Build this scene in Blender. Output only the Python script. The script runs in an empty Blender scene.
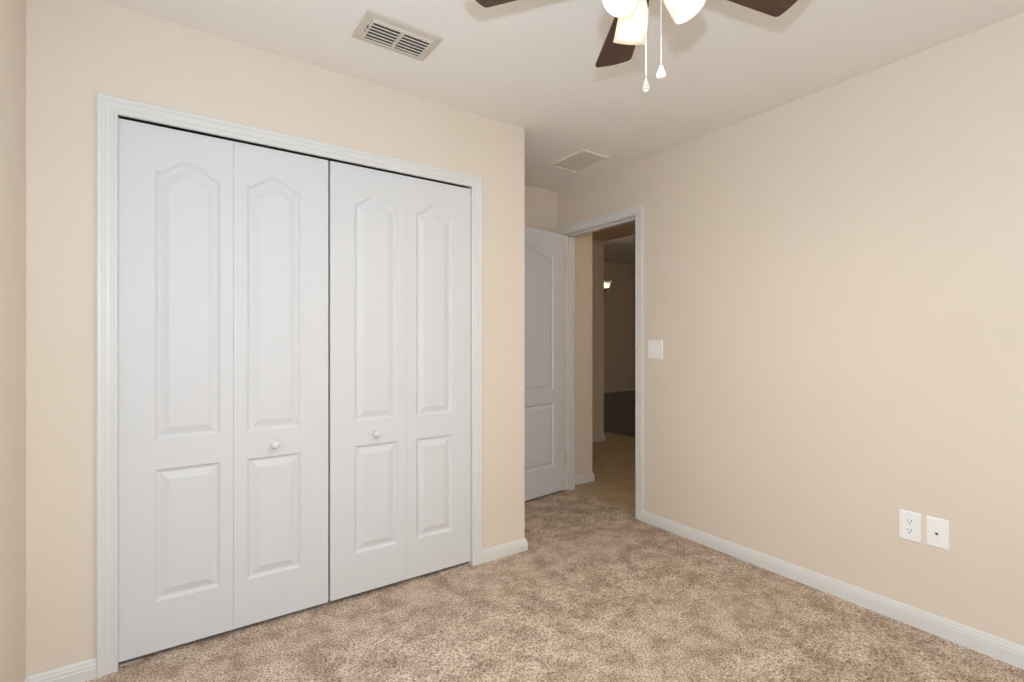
import bpy, bmesh, math
from mathutils import Vector, Matrix
from mathutils.geometry import tessellate_polygon

C = bpy.context.scene.collection
S = bpy.context.scene
R = math.radians

# ------------------------------------------------------------------ camera, world, lights, exposure
CAM_H = 1.2145
cam_d = bpy.data.cameras.new('camera')
cam_d.sensor_width = 36.0
cam_d.lens = 495.88 / 1024 * 36.0
cam_d.shift_y = 0.84 / 1024
cam_d.clip_start = 0.02
cam = bpy.data.objects.new('camera', cam_d)
cam.location = (0, 0, CAM_H)
cam.rotation_euler = (R(90), 0, -0.6047)
C.objects.link(cam)
S.camera = cam

S.view_settings.view_transform = 'Standard'
S.view_settings.look = 'None'
S.view_settings.gamma = 1.0
S.view_settings.use_curve_mapping = False
S.view_settings.exposure = 0.0
S.cycles.use_denoising = True
S.cycles.max_bounces = 14
S.cycles.diffuse_bounces = 10
S.cycles.sample_clamp_indirect = 10.0

world = bpy.data.worlds.new('world')
S.world = world
world.use_nodes = True
world.node_tree.nodes['Background'].inputs[0].default_value = (0.75, 0.90, 1.1, 1)
world.node_tree.nodes['Background'].inputs[1].default_value = 0.25

def lamp(name, kind, loc, energy, color, rot=(0, 0, 0), **kw):
    l = bpy.data.lights.new(name, kind)
    l.energy = energy; l.color = color
    for k, v in kw.items(): setattr(l, k, v)
    o = bpy.data.objects.new(name, l)
    o.location = loc; o.rotation_euler = rot
    C.objects.link(o)
    return o
# daylight coming through the bedroom window behind the camera
WIN = (0.30, 1.90, 0.75, 2.10)          # x0, x1, z0, z1 of the window in the wall behind the camera
YR = -1.10
lamp('window_daylight', 'AREA', ((WIN[0] + WIN[1]) / 2, YR - 0.10, (WIN[2] + WIN[3]) / 2), 2, (1.0, 0.98, 1.0),
     (R(90), 0, 0), shape='RECTANGLE', size=WIN[1] - WIN[0], size_y=WIN[3] - WIN[2])
# the photographer's flash, just above the camera
lamp('camera_flash', 'POINT', (0.13, 0.09, 1.50), 57, (0.785, 1.0, 1.22), shadow_soft_size=0.025)

lamp('far_room_fill', 'AREA', (10.575, 4.0, 1.6), 18, (1.0, 0.82, 0.58), (0, R(90), 0), shape='RECTANGLE', size=1.6, size_y=2.4)  # added fill that brightens the far room, no known source there
lamp('hall_fill', 'POINT', (3.02, 1.70, 1.95), 7.2, (1.0, 0.72, 0.39), shadow_soft_size=0.10)  # added warm fill for the doorway and open door, no fixture behind it

# ------------------------------------------------------------------ room measures (metres)
YC, XR, YB, XL, XC, H = 2.311, 2.6147, 3.131, -0.398, 1.6850, 2.44
CX0, CX1, CZ = -0.1543, 1.3327, 2.044     # closet opening
DY0, DY1, DZ = 2.298, 3.045, 2.075        # room door opening
WT = 0.115

# ------------------------------------------------------------------ materials
def mat(name, color, rough=0.5, metal=0.0, spec=0.5):
    m = bpy.data.materials.new(name); m.use_nodes = True
    b = m.node_tree.nodes['Principled BSDF']
    b.inputs['Base Color'].default_value = (*color, 1)
    b.inputs['Roughness'].default_value = rough
    b.inputs['Metallic'].default_value = metal
    b.inputs['Specular IOR Level'].default_value = spec
    return m
def srgb(r, g, b):
    f = lambda c: (c / 255 / 12.92) if c / 255 <= 0.04045 else ((c / 255 + 0.055) / 1.055) ** 2.4
    return (f(r), f(g), f(b))
def nd(m, t, **kw):
    n = m.node_tree.nodes.new(t)
    for k, v in kw.items():
        if k in n.inputs: n.inputs[k].default_value = v
        else: setattr(n, k, v)
    return n
def lk(m, a, ao, b, bi): m.node_tree.links.new(a.outputs[ao], b.inputs[bi])
def bump(m, scale, strength, dist=0.002, detail=3.0, rough=0.6):
    b = m.node_tree.nodes['Principled BSDF']
    tc = nd(m, 'ShaderNodeNewGeometry')
    n = nd(m, 'ShaderNodeTexNoise', Scale=scale, Detail=detail, Roughness=rough)
    bp = nd(m, 'ShaderNodeBump', Strength=strength, Distance=dist)
    lk(m, tc, 'Position', n, 'Vector'); lk(m, n, 'Fac', bp, 'Height'); lk(m, bp, 'Normal', b, 'Normal')
    return m
def mottle(m, c0, c1, scale, lo=0.35, hi=0.65, detail=3.0):
    b = m.node_tree.nodes['Principled BSDF']
    g = nd(m, 'ShaderNodeNewGeometry')
    n = nd(m, 'ShaderNodeTexNoise', Scale=scale, Detail=detail)
    r = nd(m, 'ShaderNodeValToRGB')
    r.color_ramp.elements[0].position = lo; r.color_ramp.elements[0].color = (*c0, 1)
    r.color_ramp.elements[1].position = hi; r.color_ramp.elements[1].color = (*c1, 1)
    lk(m, g, 'Position', n, 'Vector'); lk(m, n, 'Fac', r, 'Fac'); lk(m, r, 'Color', b, 'Base Color')
    return m

M = {}
M['wall'] = bump(mottle(mat('cream_paint', (0.8, 0.7, 0.55), 0.75, spec=0.25), srgb(225, 213, 198), srgb(227, 215, 201), 2.0), 130, 0.12, 0.001)
M['ceiling'] = bump(mat('ceiling_paint', srgb(238, 235, 230), 0.9, spec=0.15), 48, 0.6, 0.004, 4.0)
M['trim'] = mat('white_trim_paint', srgb(222, 222, 220), 0.42)
M['door'] = bump(mat('white_door_paint', srgb(217, 218, 220), 0.5, spec=0.3), 160, 0.05, 0.001)
M['plate'] = mat('white_plastic', srgb(246, 246, 246), 0.35)
M['slot'] = mat('dark_slot', srgb(35, 28, 25), 0.6)
M['brass'] = mat('antique_metal', srgb(140, 125, 105), 0.4, 0.8)
M['hinge'] = mat('painted_hinge', srgb(190, 186, 180), 0.4, 0.2)
M['steel'] = mat('steel', srgb(170, 170, 168), 0.35, 0.9)
M['bronze'] = mat('bronze_metal', srgb(62, 40, 30), 0.4, 0.5)
M['vent'] = mat('vent_enamel', srgb(206, 197, 184), 0.5)
M['louver'] = mat('louver_enamel', srgb(242, 240, 234), 0.5)
M['duct'] = mat('duct_shade', srgb(104, 94, 82), 0.8)  # dark tone painted in for the shade up inside the vent
M['grille'] = mat('grille_enamel', srgb(230, 224, 214), 0.7)
M['closet'] = mat('closet_paint', srgb(225, 215, 200), 0.8)

def carpet():
    m = mat('carpet_pile', (0.4, 0.3, 0.22), 0.95, spec=0.1)
    b = m.node_tree.nodes['Principled BSDF']
    g = nd(m, 'ShaderNodeNewGeometry')
    speck = nd(m, 'ShaderNodeTexNoise', Scale=135.0, Detail=3.0, Roughness=0.75)
    lk(m, g, 'Position', speck, 'Vector')
    r1 = nd(m, 'ShaderNodeValToRGB')
    e = r1.color_ramp.elements
    e[0].position = 0.36; e[0].color = (*srgb(124, 103, 89), 1)
    e[1].position = 0.64; e[1].color = (*srgb(240, 227, 212), 1)
    k = e.new(0.49); k.color = (*srgb(206, 185, 166), 1)
    lk(m, speck, 'Fac', r1, 'Fac')
    patch = nd(m, 'ShaderNodeTexNoise', Scale=7.5, Detail=6.0, Roughness=0.74, Distortion=0.1)
    lk(m, g, 'Position', patch, 'Vector')
    r2 = nd(m, 'ShaderNodeValToRGB')
    r2.color_ramp.elements[0].position = 0.40; r2.color_ramp.elements[0].color = (0.66, 0.61, 0.57, 1)
    r2.color_ramp.elements[1].position = 0.58; r2.color_ramp.elements[1].color = (1.0, 1.0, 1.0, 1)
    lk(m, patch, 'Fac', r2, 'Fac')
    mx = nd(m, 'ShaderNodeMix', data_type='RGBA', blend_type='MULTIPLY')
    mx.inputs['Factor'].default_value = 1.0
    lk(m, r1, 'Color', mx, 6); lk(m, r2, 'Color', mx, 7)
    lk(m, mx, 2, b, 'Base Color')
    bp = nd(m, 'ShaderNodeBump', Strength=0.7, Distance=0.006)
    lk(m, speck, 'Fac', bp, 'Height'); lk(m, bp, 'Normal', b, 'Normal')
    return m
M['carpet'] = carpet()

def tile():
    m = mat('hall_tile', (0.5, 0.4, 0.3), 0.5)
    b = m.node_tree.nodes['Principled BSDF']
    g = nd(m, 'ShaderNodeNewGeometry')
    mp = nd(m, 'ShaderNodeMapping'); mp.inputs['Rotation'].default_value = (0, 0, R(45))
    lk(m, g, 'Position', mp, 'Vector')
    br = nd(m, 'ShaderNodeTexBrick', offset=0.0, Scale=1.0)
    br.inputs['Color1'].default_value = (*srgb(190, 172, 142), 1)
    br.inputs['Color2'].default_value = (*srgb(184, 166, 136), 1)
    br.inputs['Mortar'].default_value = (*srgb(176, 158, 130), 1)
    br.inputs['Mortar Size'].default_value = 0.003
    br.inputs['Brick Width'].default_value = 0.42
    br.inputs['Row Height'].default_value = 0.42
    lk(m, mp, 'Vector', br, 'Vector')
    n = nd(m, 'ShaderNodeTexNoise', Scale=7.0, Detail=5.0)
    lk(m, g, 'Position', n, 'Vector')
    r = nd(m, 'ShaderNodeValToRGB')
    r.color_ramp.elements[0].position = 0.3; r.color_ramp.elements[0].color = (0.78, 0.74, 0.7, 1)
    r.color_ramp.elements[1].position = 0.65; r.color_ramp.elements[1].color = (1, 1, 1, 1)
    lk(m, n, 'Fac', r, 'Fac')
    mx = nd(m, 'ShaderNodeMix', data_type='RGBA', blend_type='MULTIPLY'); mx.inputs['Factor'].default_value = 1
    lk(m, br, 'Color', mx, 6); lk(m, r, 'Color', mx, 7); lk(m, mx, 2, b, 'Base Color')
    return m
M['tile'] = tile()

def planks(name, along, w, length, c1, c2, gap, rough, rot=0):
    m = mat(name, c1, rough)
    b = m.node_tree.nodes['Principled BSDF']
    g = nd(m, 'ShaderNodeNewGeometry')
    mp = nd(m, 'ShaderNodeMapping'); mp.inputs['Rotation'].default_value = (0, 0, rot)
    lk(m, g, 'Position', mp, 'Vector')
    br = nd(m, 'ShaderNodeTexBrick', Scale=1.0)
    br.inputs['Color1'].default_value = (*c1, 1); br.inputs['Color2'].default_value = (*c2, 1)
    br.inputs['Mortar'].default_value = (*gap, 1); br.inputs['Mortar Size'].default_value = 0.008
    br.inputs['Brick Width'].default_value = length; br.inputs['Row Height'].default_value = w
    lk(m, mp, 'Vector', br, 'Vector'); lk(m, br, 'Color', b, 'Base Color')
    return m
M['dark_floor'] = planks('dark_planks', 0, 0.30, 1.6, srgb(104, 100, 97), srgb(70, 66, 64), srgb(40, 38, 37), 0.35, R(90))

def wood():
    m = mat('walnut_blade', srgb(70, 42, 29), 0.45)
    b = m.node_tree.nodes['Principled BSDF']
    tc = nd(m, 'ShaderNodeTexCoord')
    mp = nd(m, 'ShaderNodeMapping'); mp.inputs['Scale'].default_value = (3, 40, 3)
    lk(m, tc, 'Object', mp, 'Vector')
    n = nd(m, 'ShaderNodeTexNoise', Scale=1.5, Detail=5.0)
    lk(m, mp, 'Vector', n, 'Vector')
    r = nd(m, 'ShaderNodeValToRGB')
    r.color_ramp.elements[0].position = 0.3; r.color_ramp.elements[0].color = (*srgb(62, 38, 27), 1)
    r.color_ramp.elements[1].position = 0.7; r.color_ramp.elements[1].color = (*srgb(82, 52, 36), 1)
    lk(m, n, 'Fac', r, 'Fac'); lk(m, r, 'Color', b, 'Base Color')
    return m
M['blade'] = wood()

def frosted(name, tint):
    m = bpy.data.materials.new(name); m.use_nodes = True
    nt = m.node_tree; nt.nodes.remove(nt.nodes['Principled BSDF'])
    out = nt.nodes['Material Output']
    d = nd(m, 'ShaderNodeBsdfDiffuse'); d.inputs['Color'].default_value = (*tint, 1)
    t = nd(m, 'ShaderNodeBsdfTranslucent'); t.inputs['Color'].default_value = (*tint, 1)
    gl = nd(m, 'ShaderNodeBsdfGlossy', Roughness=0.2)
    a = nd(m, 'ShaderNodeMixShader'); a.inputs[0].default_value = 0.45
    c = nd(m, 'ShaderNodeMixShader'); c.inputs[0].default_value = 0.05
    lk(m, d, 0, a, 1); lk(m, t, 0, a, 2); lk(m, a, 0, c, 1); lk(m, gl, 0, c, 2); lk(m, c, 0, out, 0)
    return m
M['shade'] = frosted('frosted_glass', (0.95, 0.92, 0.86))
def glow(name, col, s):
    m = bpy.data.materials.new(name); m.use_nodes = True
    nt = m.node_tree; nt.nodes.remove(nt.nodes['Principled BSDF'])
    e = nd(m, 'ShaderNodeEmission', Strength=s); e.inputs['Color'].default_value = (*col, 1)
    lk(m, e, 0, nt.nodes['Material Output'], 0)
    return m
M['bulb'] = glow('bulb_glow', (1.0, 0.90, 0.72), 4.5)
M['dim_bulb'] = glow('dim_bulb_glow', (1.0, 0.90, 0.75), 60)
def pane():
    m = bpy.data.materials.new('window_glass'); m.use_nodes = True
    nt = m.node_tree; nt.nodes.remove(nt.nodes['Principled BSDF'])
    t = nd(m, 'ShaderNodeBsdfTransparent'); gl = nd(m, 'ShaderNodeBsdfGlossy', Roughness=0.02)
    a = nd(m, 'ShaderNodeMixShader'); a.inputs[0].default_value = 0.05
    lk(m, t, 0, a, 1); lk(m, gl, 0, a, 2); lk(m, a, 0, nt.nodes['Material Output'], 0)
    return m
M['pane'] = pane()
def clear():
    m = mat('clear_glass', (0.95, 0.94, 0.92), 0.05)
    m.node_tree.nodes['Principled BSDF'].inputs['Transmission Weight'].default_value = 0.85
    return m
M['clear'] = clear()

# ------------------------------------------------------------------ mesh helpers
def obj(name, bm, m, parent=None, smooth=False, loc=None):
    bmesh.ops.remove_doubles(bm, verts=bm.verts, dist=1e-6)
    bmesh.ops.recalc_face_normals(bm, faces=bm.faces)
    me = bpy.data.meshes.new(name); bm.to_mesh(me); bm.free()
    if smooth:
        for p in me.polygons: p.use_smooth = True
    me.materials.append(m)
    o = bpy.data.objects.new(name, me); C.objects.link(o)
    if parent: o.parent = parent
    if loc: o.location = loc
    return o
def empty(name, loc, rz=0.0):
    o = bpy.data.objects.new(name, None); o.empty_display_size = 0.1
    o.location = loc; o.rotation_euler = (0, 0, rz); C.objects.link(o)
    return o
def tag(o, label, cat, group=None, kind=None):
    if label: o['label'] = label
    if cat: o['category'] = cat
    if group: o['group'] = group
    if kind: o['kind'] = kind
    return o
def struct(name, bm, m, parent=None, label=None, cat=None):
    o = obj(name, bm, m, parent)
    if not parent: o['kind'] = 'structure'
    if label: o['label'] = label
    if cat: o['category'] = cat
    return o
def box(bm, x0, x1, y0, y1, z0, z1, bev=0.0):
    t = bmesh.new()
    vs = [t.verts.new(p) for p in ((x0,y0,z0),(x1,y0,z0),(x1,y1,z0),(x0,y1,z0),(x0,y0,z1),(x1,y0,z1),(x1,y1,z1),(x0,y1,z1))]
    for f in ((0,3,2,1),(4,5,6,7),(0,1,5,4),(1,2,6,5),(2,3,7,6),(3,0,4,7)): t.faces.new([vs[i] for i in f])
    if bev > 0: bmesh.ops.bevel(t, geom=list(t.edges), offset=bev, segments=2, affect='EDGES', profile=0.6)
    join(bm, t)
    return bm
def join(bm, t, mtx=None):
    mp = {}
    for v in t.verts: mp[v] = bm.verts.new(mtx @ v.co if mtx else v.co)
    for f in t.faces:
        try: bm.faces.new([mp[v] for v in f.verts])
        except ValueError: pass
    t.free()
def lathe(bm, prof, seg=32, mtx=None, closed=False):
    """prof: (radius, z) pairs turned about the z axis"""
    t = bmesh.new(); rings = []
    for r, z in prof:
        if r < 1e-6: rings.append([t.verts.new((0, 0, z))])
        else: rings.append([t.verts.new((r * math.cos(2*math.pi*i/seg), r * math.sin(2*math.pi*i/seg), z)) for i in range(seg)])
    pr = list(zip(rings, rings[1:])) + ([(rings[-1], rings[0])] if closed else [])
    for a, b in pr:
        for i in range(seg):
            j = (i + 1) % seg
            if len(a) == 1 and len(b) == 1: continue
            if len(a) == 1: t.faces.new((a[0], b[i], b[j]))
            elif len(b) == 1: t.faces.new((a[i], a[j], b[0]))
            else: t.faces.new((a[i], a[j], b[j], b[i]))
    join(bm, t, mtx)
    return bm
def tube(bm, pts, rad, seg=10):
    pts = [Vector(p) for p in pts]; rings = []
    for i, p in enumerate(pts):
        d = (pts[min(i+1, len(pts)-1)] - pts[max(i-1, 0)]).normalized()
        u = d.orthogonal().normalized() if i == 0 else (u - d * u.dot(d)).normalized()
        v = d.cross(u)
        rr = rad[i] if isinstance(rad, (list, tuple)) else rad
        rings.append([bm.verts.new(p + (u*math.cos(2*math.pi*k/seg) + v*math.sin(2*math.pi*k/seg)) * rr) for k in range(seg)])
    for a, b in zip(rings, rings[1:]):
        for k in range(seg): bm.faces.new((a[k], a[(k+1)%seg], b[(k+1)%seg], b[k]))
    bm.faces.new(rings[0][::-1]); bm.faces.new(rings[-1])
    return bm
def sweep_rings(bm, rings, cap=True):
    """rings: same-length lists of points, a closed section each, skinned in order"""
    rv = [[bm.verts.new(p) for p in r] for r in rings]
    n = len(rv[0])
    for a, b in zip(rv, rv[1:]):
        for k in range(n): bm.faces.new((a[k], a[(k+1)%n], b[(k+1)%n], b[k]))
    if cap: bm.faces.new(rv[0][::-1]); bm.faces.new(rv[-1])
    return bm
CAS = [(0, -0.002), (0, 0.010), (0.004, 0.0125), (0.010, 0.0125), (0.0125, 0.0105), (0.019, 0.0105), (0.0215, 0.0135), (0.034, 0.0150),
       (0.0365, 0.0135), (0.043, 0.0135), (0.0455, 0.0165), (0.056, 0.0175), (0.060, 0.0150), (0.060, -0.002)]
def casing(frame, a, b, top, z0=0.0):
    """door casing around an opening a..b; frame(s, z, off) -> world point, off is the distance off the wall"""
    bm = bmesh.new()
    rings = [[frame(a-u, z0, v) for u, v in CAS], [frame(a-u, top+u, v) for u, v in CAS],
             [frame(b+u, top+u, v) for u, v in CAS], [frame(b+u, z0, v) for u, v in CAS]]
    return sweep_rings(bm, rings)
BAS = [(-0.001, 0.0), (0.014, 0.0), (0.014, 0.052), (0.012, 0.055), (0.012, 0.062), (0.009, 0.070), (0.008, 0.076), (0.004, 0.083), (-0.001, 0.083)]
def baseboard(pts, prof=BAS):
    """pts in plan; the room lies to the left of the walk; mitred at every turn"""
    P = [Vector(p) for p in pts]; rings = []
    for i, p in enumerate(P):
        ns = []
        if i > 0: d = (P[i]-P[i-1]).normalized(); ns.append(Vector((-d.y, d.x)))
        if i < len(P)-1: d = (P[i+1]-P[i]).normalized(); ns.append(Vector((-d.y, d.x)))
        n = ns[0] if len(ns) == 1 else (ns[0]+ns[1]) / (1 + ns[0].dot(ns[1]))
        rings.append([Vector((p.x + n.x*o, p.y + n.y*o, z)) for o, z in prof])
    return sweep_rings(bmesh.new(), rings)

# ------------------------------------------------------------------ room shell
bm = bmesh.new()      # the carpet rises a little towards the closet and the entry
sweep_rings(bm, [[Vector((XL-0.1, y, -0.06)), Vector((2.665, y, -0.06)), Vector((2.665, y, z)), Vector((XL-0.1, y, z))] for y, z in ((YR-0.15, 0.0), (0.30, 0.0), (YB+0.1, 0.0235))])
struct('floor', bm, M['carpet'], label='beige and brown speckled carpet over the bedroom floor', cat='floor')
bm = bmesh.new(); box(bm, XL-0.1, XR+WT, YR-0.15, YB+0.12, H, H+0.1)
struct('ceiling', bm, M['ceiling'], label='off-white textured bedroom ceiling', cat='ceiling')
bm = bmesh.new(); box(bm, XL-0.1, XL, YR-0.15, YB+0.1, 0, H)
struct('wall_left', bm, M['wall'], label='cream side wall at the edge of the view beside the closet', cat='wall')
# closet front wall with its opening (lined by jambs) and the return beside the entry recess
JB = 0.018
bm = bmesh.new()
box(bm, XL, CX0-JB, YC, YC+WT, 0, H); box(bm, CX1+JB, XC, YC, YC+WT, 0, H); box(bm, CX0-JB, CX1+JB, YC, YC+WT, CZ+0.04, H)
box(bm, XC-WT, XC, YC+WT, YB, 0, H)
struct('wall_back', bm, M['wall'], label='cream wall around the white double closet doors', cat='wall')
bm = bmesh.new(); box(bm, XL, XR+WT, YB, YB+0.115, 0, H)
struct('wall_recess', bm, M['wall'], label='short cream wall behind the open white door', cat='wall')
bm = bmesh.new()
box(bm, XR, XR+WT, YR-0.15, DY0-JB, 0, H); box(bm, XR, XR+WT, DY1+JB, YB, 0, H); box(bm, XR, XR+WT, DY0-JB, DY1+JB, DZ+JB, H)
struct('wall_right', bm, M['wall'], label='long cream wall with the light switch and two outlets', cat='wall')
bm = bmesh.new(); x0, x1, z0, z1 = WIN
box(bm, XL, x0, YR-0.15, YR, 0, H); box(bm, x1, XR, YR-0.15, YR, 0, H); box(bm, x0, x1, YR-0.15, YR, 0, z0); box(bm, x0, x1, YR-0.15, YR, z1, H)
struct('wall_front', bm, M['wall'], label='cream wall behind the camera with the window', cat='wall')
# window behind the camera
bm = bmesh.new()
for a in ((x0, x0+0.045, z0, z1), (x1-0.045, x1, z0, z1), (x0, x1, z0, z0+0.045), (x0, x1, z1-0.045, z1), (x0, x1, (z0+z1)/2-0.02, (z0+z1)/2+0.02)):
    box(bm, a[0], a[1], YR-0.085, YR-0.045, a[2], a[3])
w = struct('window_1', bm, M['trim'], label='white framed window behind the camera', cat='window')
bm = bmesh.new(); box(bm, x0+0.04, x1-0.04, YR-0.068, YR-0.064, z0+0.04, z1-0.04); obj('pane', bm, M['pane'], w)
bm = bmesh.new(); box(bm, x0-0.03, x1+0.03, YR-0.045, YR+0.03, z0-0.02, z0, 0.004); obj('sill', bm, M['trim'], w)

# closet interior jambs, header and casing
bm = bmesh.new()
box(bm, CX0-JB, CX0, YC, YC+WT, 0, CZ+0.04); box(bm, CX1, CX1+JB, YC, YC+WT, 0, CZ+0.04)
sweep = casing(lambda s, z, o: Vector((s, YC-o, z)), CX0, CX1, CZ)
join(bm, sweep)
struct('trim_1', bm, M['trim'], label='white casing around the double closet doors', cat='trim')
bm = bmesh.new()
box(bm, CX0, CX1, YC+0.040, YC+0.070, CZ+0.012, CZ+0.040)
struct('trim_2', bm, M['steel'], label='metal door track at the top of the closet opening', cat='trim')
# entry door jambs, stop and casing
bm = bmesh.new()
box(bm, XR, XR+WT, DY0-JB, DY0, 0, DZ+JB); box(bm, XR, XR+WT, DY1, DY1+JB, 0, DZ+JB); box(bm, XR, XR+WT, DY0, DY1, DZ, DZ+JB)
box(bm, XR+0.040, XR+0.075, DY0, DY0+0.010, 0, DZ); box(bm, XR+0.040, XR+0.075, DY1-0.010, DY1, 0, DZ); box(bm, XR+0.040, XR+0.075, DY0, DY1, DZ-0.010, DZ)
join(bm, casing(lambda s, z, o: Vector((XR-o, s, z)), DY0-0.003, DY1+0.003, DZ+0.003))
struct('trim_3', bm, M['trim'], label='white casing and jamb around the open bedroom doorway', cat='trim')
# baseboards
struct('baseboard_left', baseboard([(XL, YR), (XL, YC), (CX0-0.060, YC)][::-1]), M['trim'], label='white baseboard left of the closet', cat='baseboard')
struct('baseboard_back', baseboard([(XR-0.02, YB), (XC, YB), (XC, YC), (CX1+0.060, YC)]), M['trim'], label='white baseboard between closet and entry recess', cat='baseboard')
struct('baseboard_right', baseboard([(XR, YR), (XR, DY0-0.063)]), M['trim'], label='long white baseboard under the two outlets', cat='baseboard')

# ------------------------------------------------------------------ panel doors
RINGS = [(0, 0), (0.0030, 0.0030), (0.010, 0.0092), (0.0165, 0.0100), (0.040, 0.0022), (0.0435, 0.0010), (0.045, 0.0010)]
def outline(p, d, n=36):
    x0, x1, z0, z1, rise = p
    a, b, lo, hi = x0+d, x1-d, z0+d, z1-d
    pts = [(a, lo), (b, lo)]
    if rise:
        for i in range(n+1):
            t = 1 - 2*i/n
            s = max(-1, min(1, t/0.88))
            k = (b-a)/(x1-x0)
            pts.append(((a+b)/2 + t*(b-a)/2, hi + rise*k*(0.5+0.5*math.cos(math.pi*s))**0.68))
    else: pts += [(b, hi), (a, hi)]
    return pts
def panel_leaf(W, Hh, T, panels, back=True):
    """a moulded door leaf, x 0..W, z 0..Hh, front face at y=0 looking to -y"""
    bm = bmesh.new()
    for sgn, y0 in ((1, 0.0), (-1, T)):
        if sgn < 0 and not back:
            vs = [bm.verts.new(q) for q in ((0,T,0),(W,T,0),(W,T,Hh),(0,T,Hh))]; bm.faces.new(vs); continue
        loops = [[Vector((0,0,0)), Vector((W,0,0)), Vector((W,Hh,0)), Vector((0,Hh,0))]]
        outs = [outline(p, 0) for p in panels]
        loops += [[Vector((x, z, 0)) for x, z in o[::-1]] for o in outs]
        flat = [v for l in loops for v in l]
        bv = [bm.verts.new((v.x, y0, v.y)) for v in flat]
        for tri in tessellate_polygon(loops): bm.faces.new([bv[i] for i in tri])
        for p in panels:
            prev = None
            for d, dep in RINGS:
                ring = [bm.verts.new((x, y0 + sgn*dep, z)) for x, z in outline(p, d)]
                if prev:
                    n = len(ring)
                    for k in range(n): bm.faces.new((prev[k], prev[(k+1)%n], ring[(k+1)%n], ring[k]))
                prev = ring
            bm.faces.new(prev)
    # edges
    for q in (((0,0,0),(0,T,0),(0,T,Hh),(0,0,Hh)), ((W,0,0),(W,T,0),(W,T,Hh),(W,0,Hh)), ((0,0,0),(W,0,0),(W,T,0),(0,T,0)), ((0,0,Hh),(W,0,Hh),(W,T,Hh),(0,T,Hh))):
        bm.faces.new([bm.verts.new(c) for c in q])
    return bm
def round_knob(parent, x, z):
    bm = bmesh.new()
    mt = Matrix.Translation((x, 0, z)) @ Matrix.Rotation(R(90), 4, 'X')
    lathe(bm, [(0.0, -0.002), (0.012, -0.002), (0.012, 0.003), (0.008, 0.006), (0.0075, 0.012), (0.012, 0.016), (0.0165, 0.021), (0.0175, 0.026), (0.016, 0.031), (0.011, 0.0345), (0.0, 0.036)], 28, mt)
    return obj('knob', bm, M['trim'], parent, True)
LZ0, LZ1, LT = 0.036, 2.0365, 0.030
YD = YC + 0.010
def bifold(x0, xf, x1, pa, pb, knob_x, knob_leaf, pivot_x, label):
    t = tag(empty('bifold_closet_door', ((x0+x1)/2, YD, LZ0)), label, 'closet door', 'bifold doors of the closet', 'thing')
    for i, (a, b, p) in enumerate(((x0, xf-0.0004, pa), (xf+0.0004, x1, pb))):
        ps = [(p[0]-a, p[1]-a, 0.841-LZ0, 1.865-LZ0, 0.052), (p[0]-a, p[1]-a, 0.225-LZ0, 0.728-LZ0, 0)]
        o = obj('door_leaf', panel_leaf(b-a, LZ1-LZ0, LT, ps, False), M['door'], t, loc=(a-(x0+x1)/2, 0, 0))
        if i == knob_leaf: round_knob(o, knob_x-a, 0.779-LZ0)
    bm = bmesh.new(); q = pivot_x-(x0+x1)/2; s = 1 if pivot_x < 0.5 else -1
    box(bm, min(q, q+s*0.07), max(q, q+s*0.07), 0.006, 0.024, -LZ0+0.014, -LZ0+0.021)
    obj('pivot_bracket', bm, M['hinge'], t)
    return t
bifold(CX0+0.0004, 0.2165, 0.5925, (-0.045, 0.170), (0.266, 0.474), 0.3710, 1, CX0+0.003, 'white bifold closet door with round knob, nearest the room corner')
bifold(0.6010, 0.9695, CX1-0.0004, (0.712, 0.921), (1.020, 1.222), 0.8105, 0, CX1-0.003, 'white bifold closet door with round knob, beside the entry recess')

# the open bedroom door in the recess
DW = 0.735
dr = empty('door_1', (2.604, 3.016, 0.038), R(-7) + math.pi)
dr.rotation_euler = (0, 0, math.pi + R(7))
tag(dr, 'white two-panel bedroom door standing open in the entry recess', 'door', kind='structure')
def flipped(bm):      # leaf built from its hinge edge towards the room, front face looking to the camera
    for v in bm.verts: v.co = Vector((v.co.x, -v.co.y, v.co.z))
    return bm
pn = [(0.135, DW-0.135, 0.840-0.038, 1.884-0.038, 0.060), (0.135, DW-0.135, 0.245-0.038, 0.738-0.038, 0)]
obj('door_leaf', flipped(panel_leaf(DW, 2.030, 0.035, pn)), M['door'], dr)
for z in (0.25, 1.02, 1.80):
    bm = bmesh.new()
    lathe(bm, [(0, -0.042), (0.003, -0.042), (0.0042, -0.040), (0.0042, 0.040), (0.003, 0.042), (0, 0.042)], 12, Matrix.Translation((-0.004, -0.001, z)))
    box(bm, -0.0015, 0.0, -0.033, -0.002, z-0.042, z+0.042)
    obj('hinge', bm, M['hinge'], dr)
for s, y in ((1, 0.0), (-1, -0.035)):
    bm = bmesh.new()
    mt = Matrix.Translation((DW-0.065, y, 0.90)) @ Matrix.Rotation(R(-90*s), 4, 'X')
    lathe(bm, [(0, -0.001), (0.031, -0.001), (0.031, 0.004), (0.024, 0.008), (0.011, 0.012), (0.011, 0.026), (0.021, 0.034), (0.027, 0.044), (0.026, 0.054), (0.018, 0.061), (0, 0.063)], 28, mt)
    obj('door_knob', bm, M['steel'], dr, True)

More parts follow.
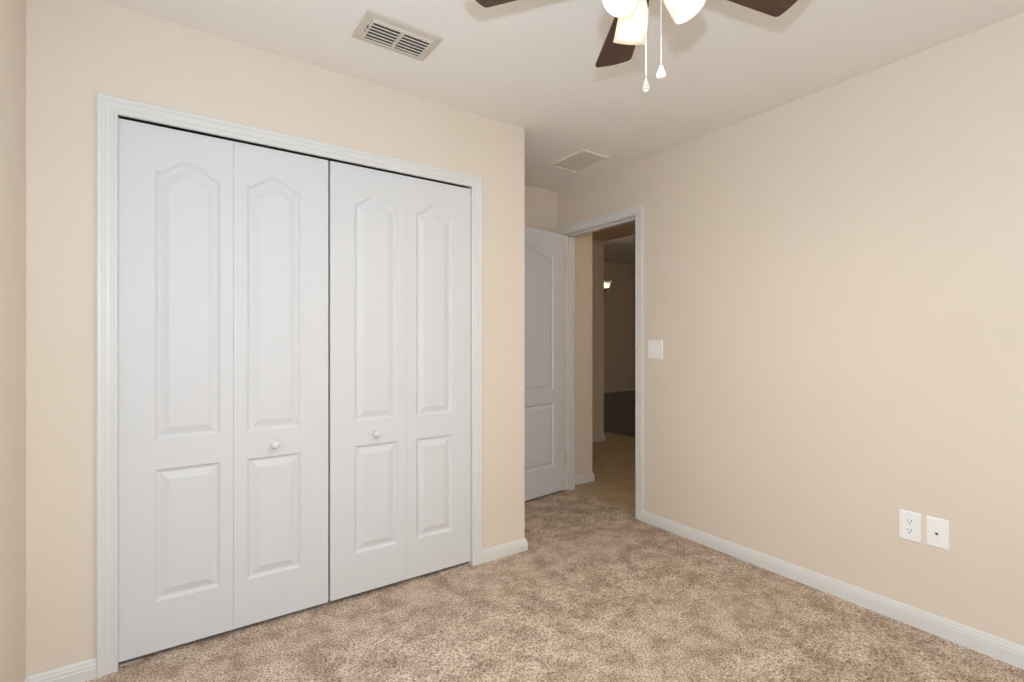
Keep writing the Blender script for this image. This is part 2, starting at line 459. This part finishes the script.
# ------------------------------------------------------------------ ceiling registers
def vent():
    x0, x1, y0, y1 = 0.600, 0.910, 1.800, 2.000
    cx, cy = (x0+x1)/2, (y0+y1)/2
    t = tag(empty('ceiling_vent', (cx, cy, H)), 'rectangular louvred air vent on the ceiling above the closet doors', 'air vent')
    w, h = (x1-x0)/2, (y1-y0)/2
    bm = bmesh.new()
    def ring(ax, ay, z): return [Vector((-ax, -ay, z)), Vector((ax, -ay, z)), Vector((ax, ay, z)), Vector((-ax, ay, z))]
    rr = [ring(w, h, 0), ring(w, h, -0.003), ring(w-0.006, h-0.006, -0.007), ring(w-0.030, h-0.030, -0.010), ring(w-0.034, h-0.034, -0.016), ring(w-0.038, h-0.038, -0.016), ring(w-0.040, h-0.040, -0.0130)]
    sweep_rings(bm, rr, False)
    obj('frame', bm, M['vent'], t)
    ix, iy = w-0.038, h-0.038
    bm = bmesh.new()
    rr = [ring(ix-0.0015, iy-0.0015, -0.0130), ring(ix-0.0015, iy-0.0015, -0.0010)]
    sweep_rings(bm, rr, False); bm.faces.new([bm.verts.new(q) for q in ring(ix-0.0015, iy-0.0015, -0.0010)])
    obj('duct_shade_box', bm, M['duct'], t)  # shallow box, its dark colour stands in for the shaded depth
    bm = bmesh.new(); box(bm, -0.006, 0.006, -iy-0.001, iy+0.001, -0.017, -0.004, 0.002); obj('centre_bar', bm, M['vent'], t)
    for sx in (-1, 1):
        bm = bmesh.new()
        for k in range(6):
            y = -iy - 0.001 + (k+0.5)*2*iy/6
            a, b = sorted((sx*0.006, sx*ix))
            # a curved blade: three short facets
            sec = [(-0.0090, -0.0150), (-0.004, -0.0143), (0.002, -0.0125), (0.0060, -0.0090)]
            th = 0.0012
            pts = [(y+q, z) for q, z in sec] + [(y+q+th*0.5, z+th) for q, z in sec[::-1]]
            sweep_rings(bm, [[Vector((x, yy, z)) for yy, z in pts] for x in (a, b)])
        obj('louver_bank', bm, M['louver'], t)
    bm = bmesh.new(); box(bm, -w+0.026, -w+0.030, -0.022, 0.020, -0.0135, -0.0085); obj('damper_slot', bm, M['duct'], t)
    bm = bmesh.new(); box(bm, -w+0.0255, -w+0.0305, -0.004, 0.004, -0.022, -0.010); obj('damper_lever', bm, M['vent'], t)
vent()
def grille():
    x0, x1, y0, y1 = 2.164, 2.412, 2.338, 2.678
    cx, cy, w, h = (x0+x1)/2, (y0+y1)/2, (x1-x0)/2, (y1-y0)/2
    t = tag(empty('return_air_grille', (cx, cy, H)), 'flat off-white return air grille on the ceiling near the entry recess', 'air vent')
    bm = bmesh.new()
    def ring(ax, ay, z): return [Vector((-ax, -ay, z)), Vector((ax, -ay, z)), Vector((ax, ay, z)), Vector((-ax, ay, z))]
    sweep_rings(bm, [ring(w, h, 0), ring(w, h, -0.006), ring(w-0.004, h-0.004, -0.009), ring(w-0.016, h-0.016, -0.009), ring(w-0.018, h-0.018, -0.006), ring(w-0.018, h-0.018, 0)], False)
    obj('frame', bm, M['grille'], t)
    bm = bmesh.new(); box(bm, -w+0.016, w-0.016, -h+0.016, h-0.016, -0.0052, -0.0005); obj('backing', bm, M['grille'], t)
    bm = bmesh.new(); n = 26
    for k in range(n):
        y = -h+0.020 + (k+0.5)*(2*h-0.040)/n
        pts = [(y-0.0042, -0.0072), (y+0.0035, -0.0058), (y+0.0035, -0.0053), (y-0.0042, -0.0066)]
        sweep_rings(bm, [[Vector((x, a, b)) for a, b in pts] for x in (-w+0.017, w-0.017)])
    obj('louver_bank', bm, M['grille'], t)
grille()

# ------------------------------------------------------------------ ceiling fan
def fan():
    cx, cy, zb, RR = 1.039, 0.861, 2.22, 0.492
    t = tag(empty('ceiling_fan', (cx, cy, H)), 'ceiling fan with dark wood blades and three lit glass shades', 'ceiling fan')
    bm = bmesh.new(); lathe(bm, [(0, 0), (0.075, 0), (0.078, -0.006), (0.072, -0.030), (0.040, -0.045), (0, -0.045)], 40); obj('canopy', bm, M['bronze'], t, True)
    bm = bmesh.new(); lathe(bm, [(0, -0.044), (0.050, -0.046), (0.095, -0.070), (0.110, -0.100), (0.112, -0.150), (0.100, -0.185), (0.070, -0.200), (0, -0.202)], 40); obj('motor_housing', bm, M['bronze'], t, True)
    bm = bmesh.new(); lathe(bm, [(0, -0.200), (0.055, -0.202), (0.058, -0.225), (0.064, -0.250), (0.060, -0.275), (0.042, -0.290), (0.020, -0.296), (0.012, -0.306), (0, -0.308)], 36)
    obj('light_fitter', bm, M['bronze'], t, True)
    sec = []
    W0, W1 = 0.048, 0.066
    x0, x1 = 0.155, RR
    N = 22
    out = []
    # blade outline, narrow at the root, slightly rounded square end
    top = [(x0, 0.030), (x0+0.015, 0.042), (x0+0.04, W0)] + [(x0+0.04+(x1-0.014-x0-0.04)*i/6, W0+(W1-W0)*i/6) for i in range(1, 7)] + [(x1-0.004, W1-0.003), (x1, W1-0.012)]
    end = [(x1+0.006*math.cos(math.pi/2*k/4), (W1-0.012)*(-k/4)) for k in range(-3, 4)]
    end = [(x1+0.007*(1-(k/4)**2), -(W1-0.012)*k/4) for k in range(-3, 4)]
    out = top + end + [(x, -y) for x, y in top[::-1]]
    for k in range(5):
        a = R(55.6 + 72*k)
        mt = Matrix.Rotation(a, 4, 'Z') @ Matrix.Translation((0, 0, zb-H)) @ Matrix.Rotation(R(-12), 4, 'X')
        bm = bmesh.new()
        sweep_rings(bm, [[Vector((x, y, z)) for x, y in out] for z in (-0.003, 0.003)])
        b = obj('blade', bm, M['blade'], t); b.matrix_local = mt
        bm = bmesh.new()
        box(bm, 0.150, 0.225, -0.026, 0.026, 0.003, 0.007, 0.0015)
        tube(bm, [(0.085, 0, 0.045), (0.115, 0, 0.038), (0.145, 0, 0.010), (0.19, 0, 0.0065)], [0.012, 0.011, 0.010, 0.006], 10)
        for sx, sy in ((0.165, 0.015), (0.165, -0.015), (0.212, 0)):
            lathe(bm, [(0, 0.009), (0.005, 0.0085), (0.006, 0.006), (0.006, 0.002)], 10, Matrix.Translation((sx, sy, 0)))
        obj('blade_iron', bm, M['bronze'], b)
    prof = [(0.020, 0.0), (0.024, 0.004), (0.030, 0.014), (0.038, 0.032), (0.0415, 0.056), (0.043, 0.080), (0.0445, 0.104), (0.0455, 0.112)]
    inner = [(r-0.003, z) for r, z in prof[::-1]]
    for az in SHADE_AZ:
        tilt = R(SHADE_TILT)
        mt = Matrix.Translation((-0.010, 0.010, 0)) @ Matrix.Rotation(R(az), 4, 'Z') @ Matrix.Translation((SHADE_R, 0, SHADE_Z-H)) @ Matrix.Rotation(math.pi - tilt, 4, 'Y')
        bm = bmesh.new(); lathe(bm, prof + inner, 40, closed=True)
        s = obj('lamp_shade', bm, M['shade'], t, True); s.matrix_local = mt
        bm = bmesh.new()
        lathe(bm, [(0, -0.020), (0.014, -0.018), (0.022, -0.006), (0.0225, 0.006), (0.019, 0.012), (0, 0.012)], 24)
        so = obj('socket', bm, M['bronze'], s, True)
        bm = bmesh.new()
        lathe(bm, [(0, 0.012), (0.012, 0.014), (0.013, 0.028), (0.018, 0.040), (0.024, 0.056), (0.025, 0.068), (0.021, 0.082), (0.012, 0.090), (0, 0.093)], 24)
        obj('bulb', bm, M['bulb'], s, True)
        q = mt @ Vector((0, 0, 0.116))
        ax = (mt.to_3x3() @ Vector((0, 0, 1))).to_track_quat('Z', 'Y').to_matrix().to_4x4() @ Matrix.Rotation(math.pi, 4, 'X')
        lamp('bulb_light', 'SPOT', (cx+q.x, cy+q.y, H+q.z), 14.5, (1.0, 0.80, 0.57), ax.to_euler(), shadow_soft_size=0.02, spot_size=R(172), spot_blend=1.0)
        bm = bmesh.new()
        e = mt @ Vector((0, 0, -0.012)); az_ = R(az); c0 = Vector((0.045*math.cos(az_), 0.045*math.sin(az_), -0.255))
        tube(bm, [c0, c0.lerp(e, 0.5) + Vector((0, 0, 0.006)), e], 0.009, 10)
        obj('shade_arm', bm, M['bronze'], t, True)
    for (dx, dy, ztop, zend, kind) in CHAINS:
        n = int((ztop-zend)/0.0042)
        bm = bmesh.new()
        tube(bm, [(dx, dy, ztop-H), (dx, dy, zend-H)], 0.0006, 6)
        for i in range(n):
            z = ztop-H - i*0.0042
            lathe(bm, [(0, 0.0012), (0.0009, 0.0008), (0.0012, 0), (0.0009, -0.0008), (0, -0.0012)], 6, Matrix.Translation((dx, dy, z)))
        ch = obj('pull_chain', bm, M['plate'], t, True)
        z = zend-H
        bm = bmesh.new()
        if kind:   # white acorn-shaped pull
            lathe(bm, [(0, z+0.002), (0.003, z+0.001), (0.004, z-0.003), (0.005, z-0.006), (0.0075, z-0.012), (0.0105, z-0.019), (0.0115, z-0.026), (0.0095, z-0.030), (0, z-0.031)], 24, Matrix.Translation((dx, dy, 0)))
            obj('pendant', bm, M['plate'], ch, True)
            bm = bmesh.new(); lathe(bm, [(0, z+0.008), (0.002, z+0.007), (0.0025, z+0.004), (0.002, z+0.001), (0, z)], 12, Matrix.Translation((dx, dy, 0)))
            obj('connector', bm, M['bronze'], ch, True)
        else:      # clear glass drop
            lathe(bm, [(0, z+0.001), (0.0025, z), (0.003, z-0.006), (0.006, z-0.013), (0.0085, z-0.021), (0.008, z-0.028), (0.0045, z-0.033), (0, z-0.0345)], 24, Matrix.Translation((dx, dy, 0)))
            obj('pendant', bm, M['clear'], ch, True)
    return t
SHADE_AZ = (65, 185, 305); SHADE_TILT = 27; SHADE_R = 0.058; SHADE_Z = 2.163
CHAINS = [(-0.034, -0.011, 2.16, 1.888, 0), (0.006, -0.026, 2.17, 1.927, 1)]
fan()

# ------------------------------------------------------------------ switch and outlets on the long wall
def plate_at(name, y, z, w, h, label, cat):
    t = tag(empty(name, (XR, y, z)), label, cat)
    bm = bmesh.new()
    def ring(a, b, o): return [Vector((-o, -a, -b)), Vector((-o, a, -b)), Vector((-o, a, b)), Vector((-o, -a, b))]
    a, b = w/2, h/2
    sweep_rings(bm, [ring(a, b, 0), ring(a, b, 0.0025), ring(a-0.003, b-0.003, 0.0055), ring(a-0.006, b-0.006, 0.006)], True)
    obj('cover_plate', bm, M['plate'], t)
    return t
def screw(parent, y, z, m=None):
    bm = bmesh.new()
    lathe(bm, [(0, 0.0075), (0.0025, 0.0072), (0.0034, 0.0055)], 12, Matrix.Translation((0, y, z)) @ Matrix.Rotation(R(-90), 4, 'Y'))
    obj('screw', bm, m or M['plate'], parent)
t = plate_at('light_switch', 2.1345, 1.1645, 0.118, 0.124, 'white double light switch on the cream wall beside the doorway', 'light switch')
for y in (-0.023, 0.023):
    bm = bmesh.new(); box(bm, -0.0068, -0.0055, y-0.0055, y+0.0055, -0.0125, 0.0125); obj('toggle_slot', bm, M['slot'] if False else M['plate'], t)
    bm = bmesh.new()
    sweep_rings(bm, [[Vector((-0.006, y+a, b)) for a, b in ((-0.0045, -0.008), (0.0045, -0.008), (0.0045, 0.008), (-0.0045, 0.008))],
                     [Vector((-0.019, y+a, b+0.010)) for a, b in ((-0.0035, -0.004), (0.0035, -0.004), (0.0035, 0.004), (-0.0035, 0.004))]])
    obj('toggle', bm, M['plate'], t)
    screw(t, y, 0.030); screw(t, y, -0.030)
t = plate_at('power_outlet', 0.7795, 0.4245, 0.078, 0.126, 'white duplex power outlet low on the cream wall', 'outlet')
for dz in (0.0195, -0.0195):
    bm = bmesh.new()
    pts = []
    for i in range(32):
        a = 2*math.pi*i/32
        pts.append((0.0172*math.cos(a), max(-0.0135, min(0.0135, 0.0172*math.sin(a)))))
    sweep_rings(bm, [[Vector((-o, p, q+dz)) for p, q in pts] for o in (0.004, 0.0075)])
    rc = obj('receptacle', bm, M['plate'], t)
    bm = bmesh.new()
    box(bm, -0.0079, -0.0070, -0.0076, -0.0052, dz+0.000, dz+0.009); box(bm, -0.0079, -0.0070, 0.0052, 0.0076, dz+0.001, dz+0.008)
    lathe(bm, [(0, 0.0079), (0.0027, 0.0079), (0.0027, 0.007)], 14, Matrix.Translation((0, 0, dz-0.0065)) @ Matrix.Rotation(R(-90), 4, 'Y'))
    obj('slot', bm, M['slot'], rc)
screw(t, 0, 0)
t = plate_at('phone_jack', 0.6875, 0.4250, 0.074, 0.122, 'white wall plate with one small jack, beside the power outlet', 'outlet')
bm = bmesh.new(); box(bm, -0.0085, -0.004, -0.0095, 0.0095, -0.011, 0.009, 0.001); j = obj('jack', bm, M['plate'], t)
bm = bmesh.new(); box(bm, -0.0090, -0.0080, -0.0045, 0.0045, -0.0060, 0.001); box(bm, -0.0090, -0.0080, -0.0022, 0.0022, -0.0075, -0.0060); obj('socket', bm, M['slot'], j)
screw(t, 0, 0.042); screw(t, 0, -0.042)

# ------------------------------------------------------------------ hall and the room beyond the doorway
HX, HY = 4.37, 4.35
GX, GY, GH = 10.6, 8.42, 3.12
bm = bmesh.new(); box(bm, 2.665, 4.82, 0.6, GY+0.1, -0.06, 0.010)
o = struct('floor_hall', bm, M['tile'], label='beige tiled hall floor beyond the doorway', cat='floor')
bm = bmesh.new(); box(bm, 4.82, GX+0.1, 0.6, GY+0.1, -0.06, 0.008)
o = struct('floor_far', bm, M['dark_floor'], label='dark plank floor of the far room seen through the doorway', cat='floor')
bm = bmesh.new(); box(bm, XR+WT, 3.02, YB+0.012, HY, 0, H)
struct('wall_hall', bm, M['wall'], label='short cream hall wall just past the door jamb', cat='wall')
bm = bmesh.new(); box(bm, XR+WT, HX, HY, HY+0.12, 0, H); box(bm, HX-0.12, HX, HY+0.12, GY, 0, GH)
struct('wall_passage', bm, M['wall'], label='shaded hall wall ending at the far room', cat='wall')
bm = bmesh.new(); box(bm, XR+WT, HX, 0.6, HY+0.12, H, GH+0.1)
struct('ceiling_hall', bm, M['wall'], label='dark hall ceiling beyond the doorway', cat='ceiling')
bm = bmesh.new(); box(bm, HX-0.12, GX+0.1, 0.6, GY+0.1, GH, GH+0.1)
struct('ceiling_far', bm, M['ceiling'], label='high ceiling of the far room', cat='ceiling')
bm = bmesh.new(); box(bm, HX-0.12, GX, GY, GY+0.1, 0, GH)
struct('wall_far', bm, M['wall'], label='dim far wall seen through the doorway', cat='wall')
bm = bmesh.new(); box(bm, GX, GX+0.1, 0.5, GY+0.1, 0, GH); box(bm, XR+WT, GX, 0.5, 0.6, 0, GH)
struct('wall_outer', bm, M['wall'], label='side walls of the far room', cat='wall')
struct('baseboard_hall', baseboard([(3.02, HY), (3.02, YB+0.012), (XR+WT, YB+0.012)]), M['trim'], label='white baseboard around the short hall wall', cat='baseboard')
struct('baseboard_passage', baseboard([(HX, GY), (HX, HY), (3.02, HY)]), M['trim'], label='white baseboard at the end of the shaded hall wall', cat='baseboard')
struct('baseboard_far', baseboard([(GX, GY), (HX, GY)]), M['trim'], label='white baseboard along the far wall', cat='baseboard')

bm = bmesh.new()  # invented frame, unseen, set around the far-room fill light
for a in ((2.72, 2.80, 0.72, 2.48), (5.20, 5.28, 0.72, 2.48), (2.80, 5.20, 0.72, 0.80), (2.80, 5.20, 2.40, 2.48)):
    box(bm, GX-0.04, GX, a[0], a[1], a[2], a[3])
struct('fill_frame', bm, M['trim'], label='made-up white frame around the added fill light of the far room', cat='window')
def chandelier():
    lx, ly, lz = 6.295, 6.20, 2.225        # the lit shade that shows past the wall corner
    ca = Vector((-0.85, 0.53, 0)).normalized()
    cx, cy = lx + ca.x*0.26, ly + ca.y*0.26
    t = tag(empty('chandelier', (cx, cy, GH)), 'lit glass shade of a hanging lamp in the dark far room', 'chandelier')
    bm = bmesh.new(); lathe(bm, [(0, 0), (0.06, 0), (0.055, -0.02), (0.012, -0.035), (0.008, -0.05), (0.008, lz-0.10-GH), (0.03, lz-0.12-GH), (0.022, lz-0.17-GH), (0, lz-0.19-GH)], 20); obj('stem', bm, M['bronze'], t, True)
    a0 = math.atan2(-ca.y, -ca.x)
    for k in range(3):
        a = a0 + 2*math.pi*k/3
        e = Vector((0.26*math.cos(a), 0.26*math.sin(a), lz-0.075-GH))
        bm = bmesh.new(); q = Vector((0.015*math.cos(a), 0.015*math.sin(a), lz-0.14-GH))
        tube(bm, [q, q.lerp(e, 0.4)+Vector((0, 0, -0.05)), q.lerp(e, 0.8)+Vector((0, 0, -0.05)), e+Vector((0, 0, -0.02)), e], 0.010, 10)
        lathe(bm, [(0, -0.02), (0.035, -0.015), (0.04, 0.0), (0, 0.004)], 20, Matrix.Translation(e))
        arm = obj('arm', bm, M['bronze'], t, True)
        prof = [(0.026, 0.0), (0.044, 0.018), (0.052, 0.050), (0.066, 0.085), (0.100, 0.125)]
        bm = bmesh.new(); lathe(bm, prof + [(r-0.004, z) for r, z in prof[::-1]], 28, Matrix.Translation(e), closed=True)
        obj('lamp_shade', bm, M['shade'], arm, True)
        bm = bmesh.new(); lathe(bm, [(0, 0.005), (0.012, 0.008), (0.020, 0.040), (0.022, 0.058), (0.014, 0.078), (0, 0.084)], 16, Matrix.Translation(e))
        obj('bulb', bm, M['dim_bulb'], arm, True)
chandelier()
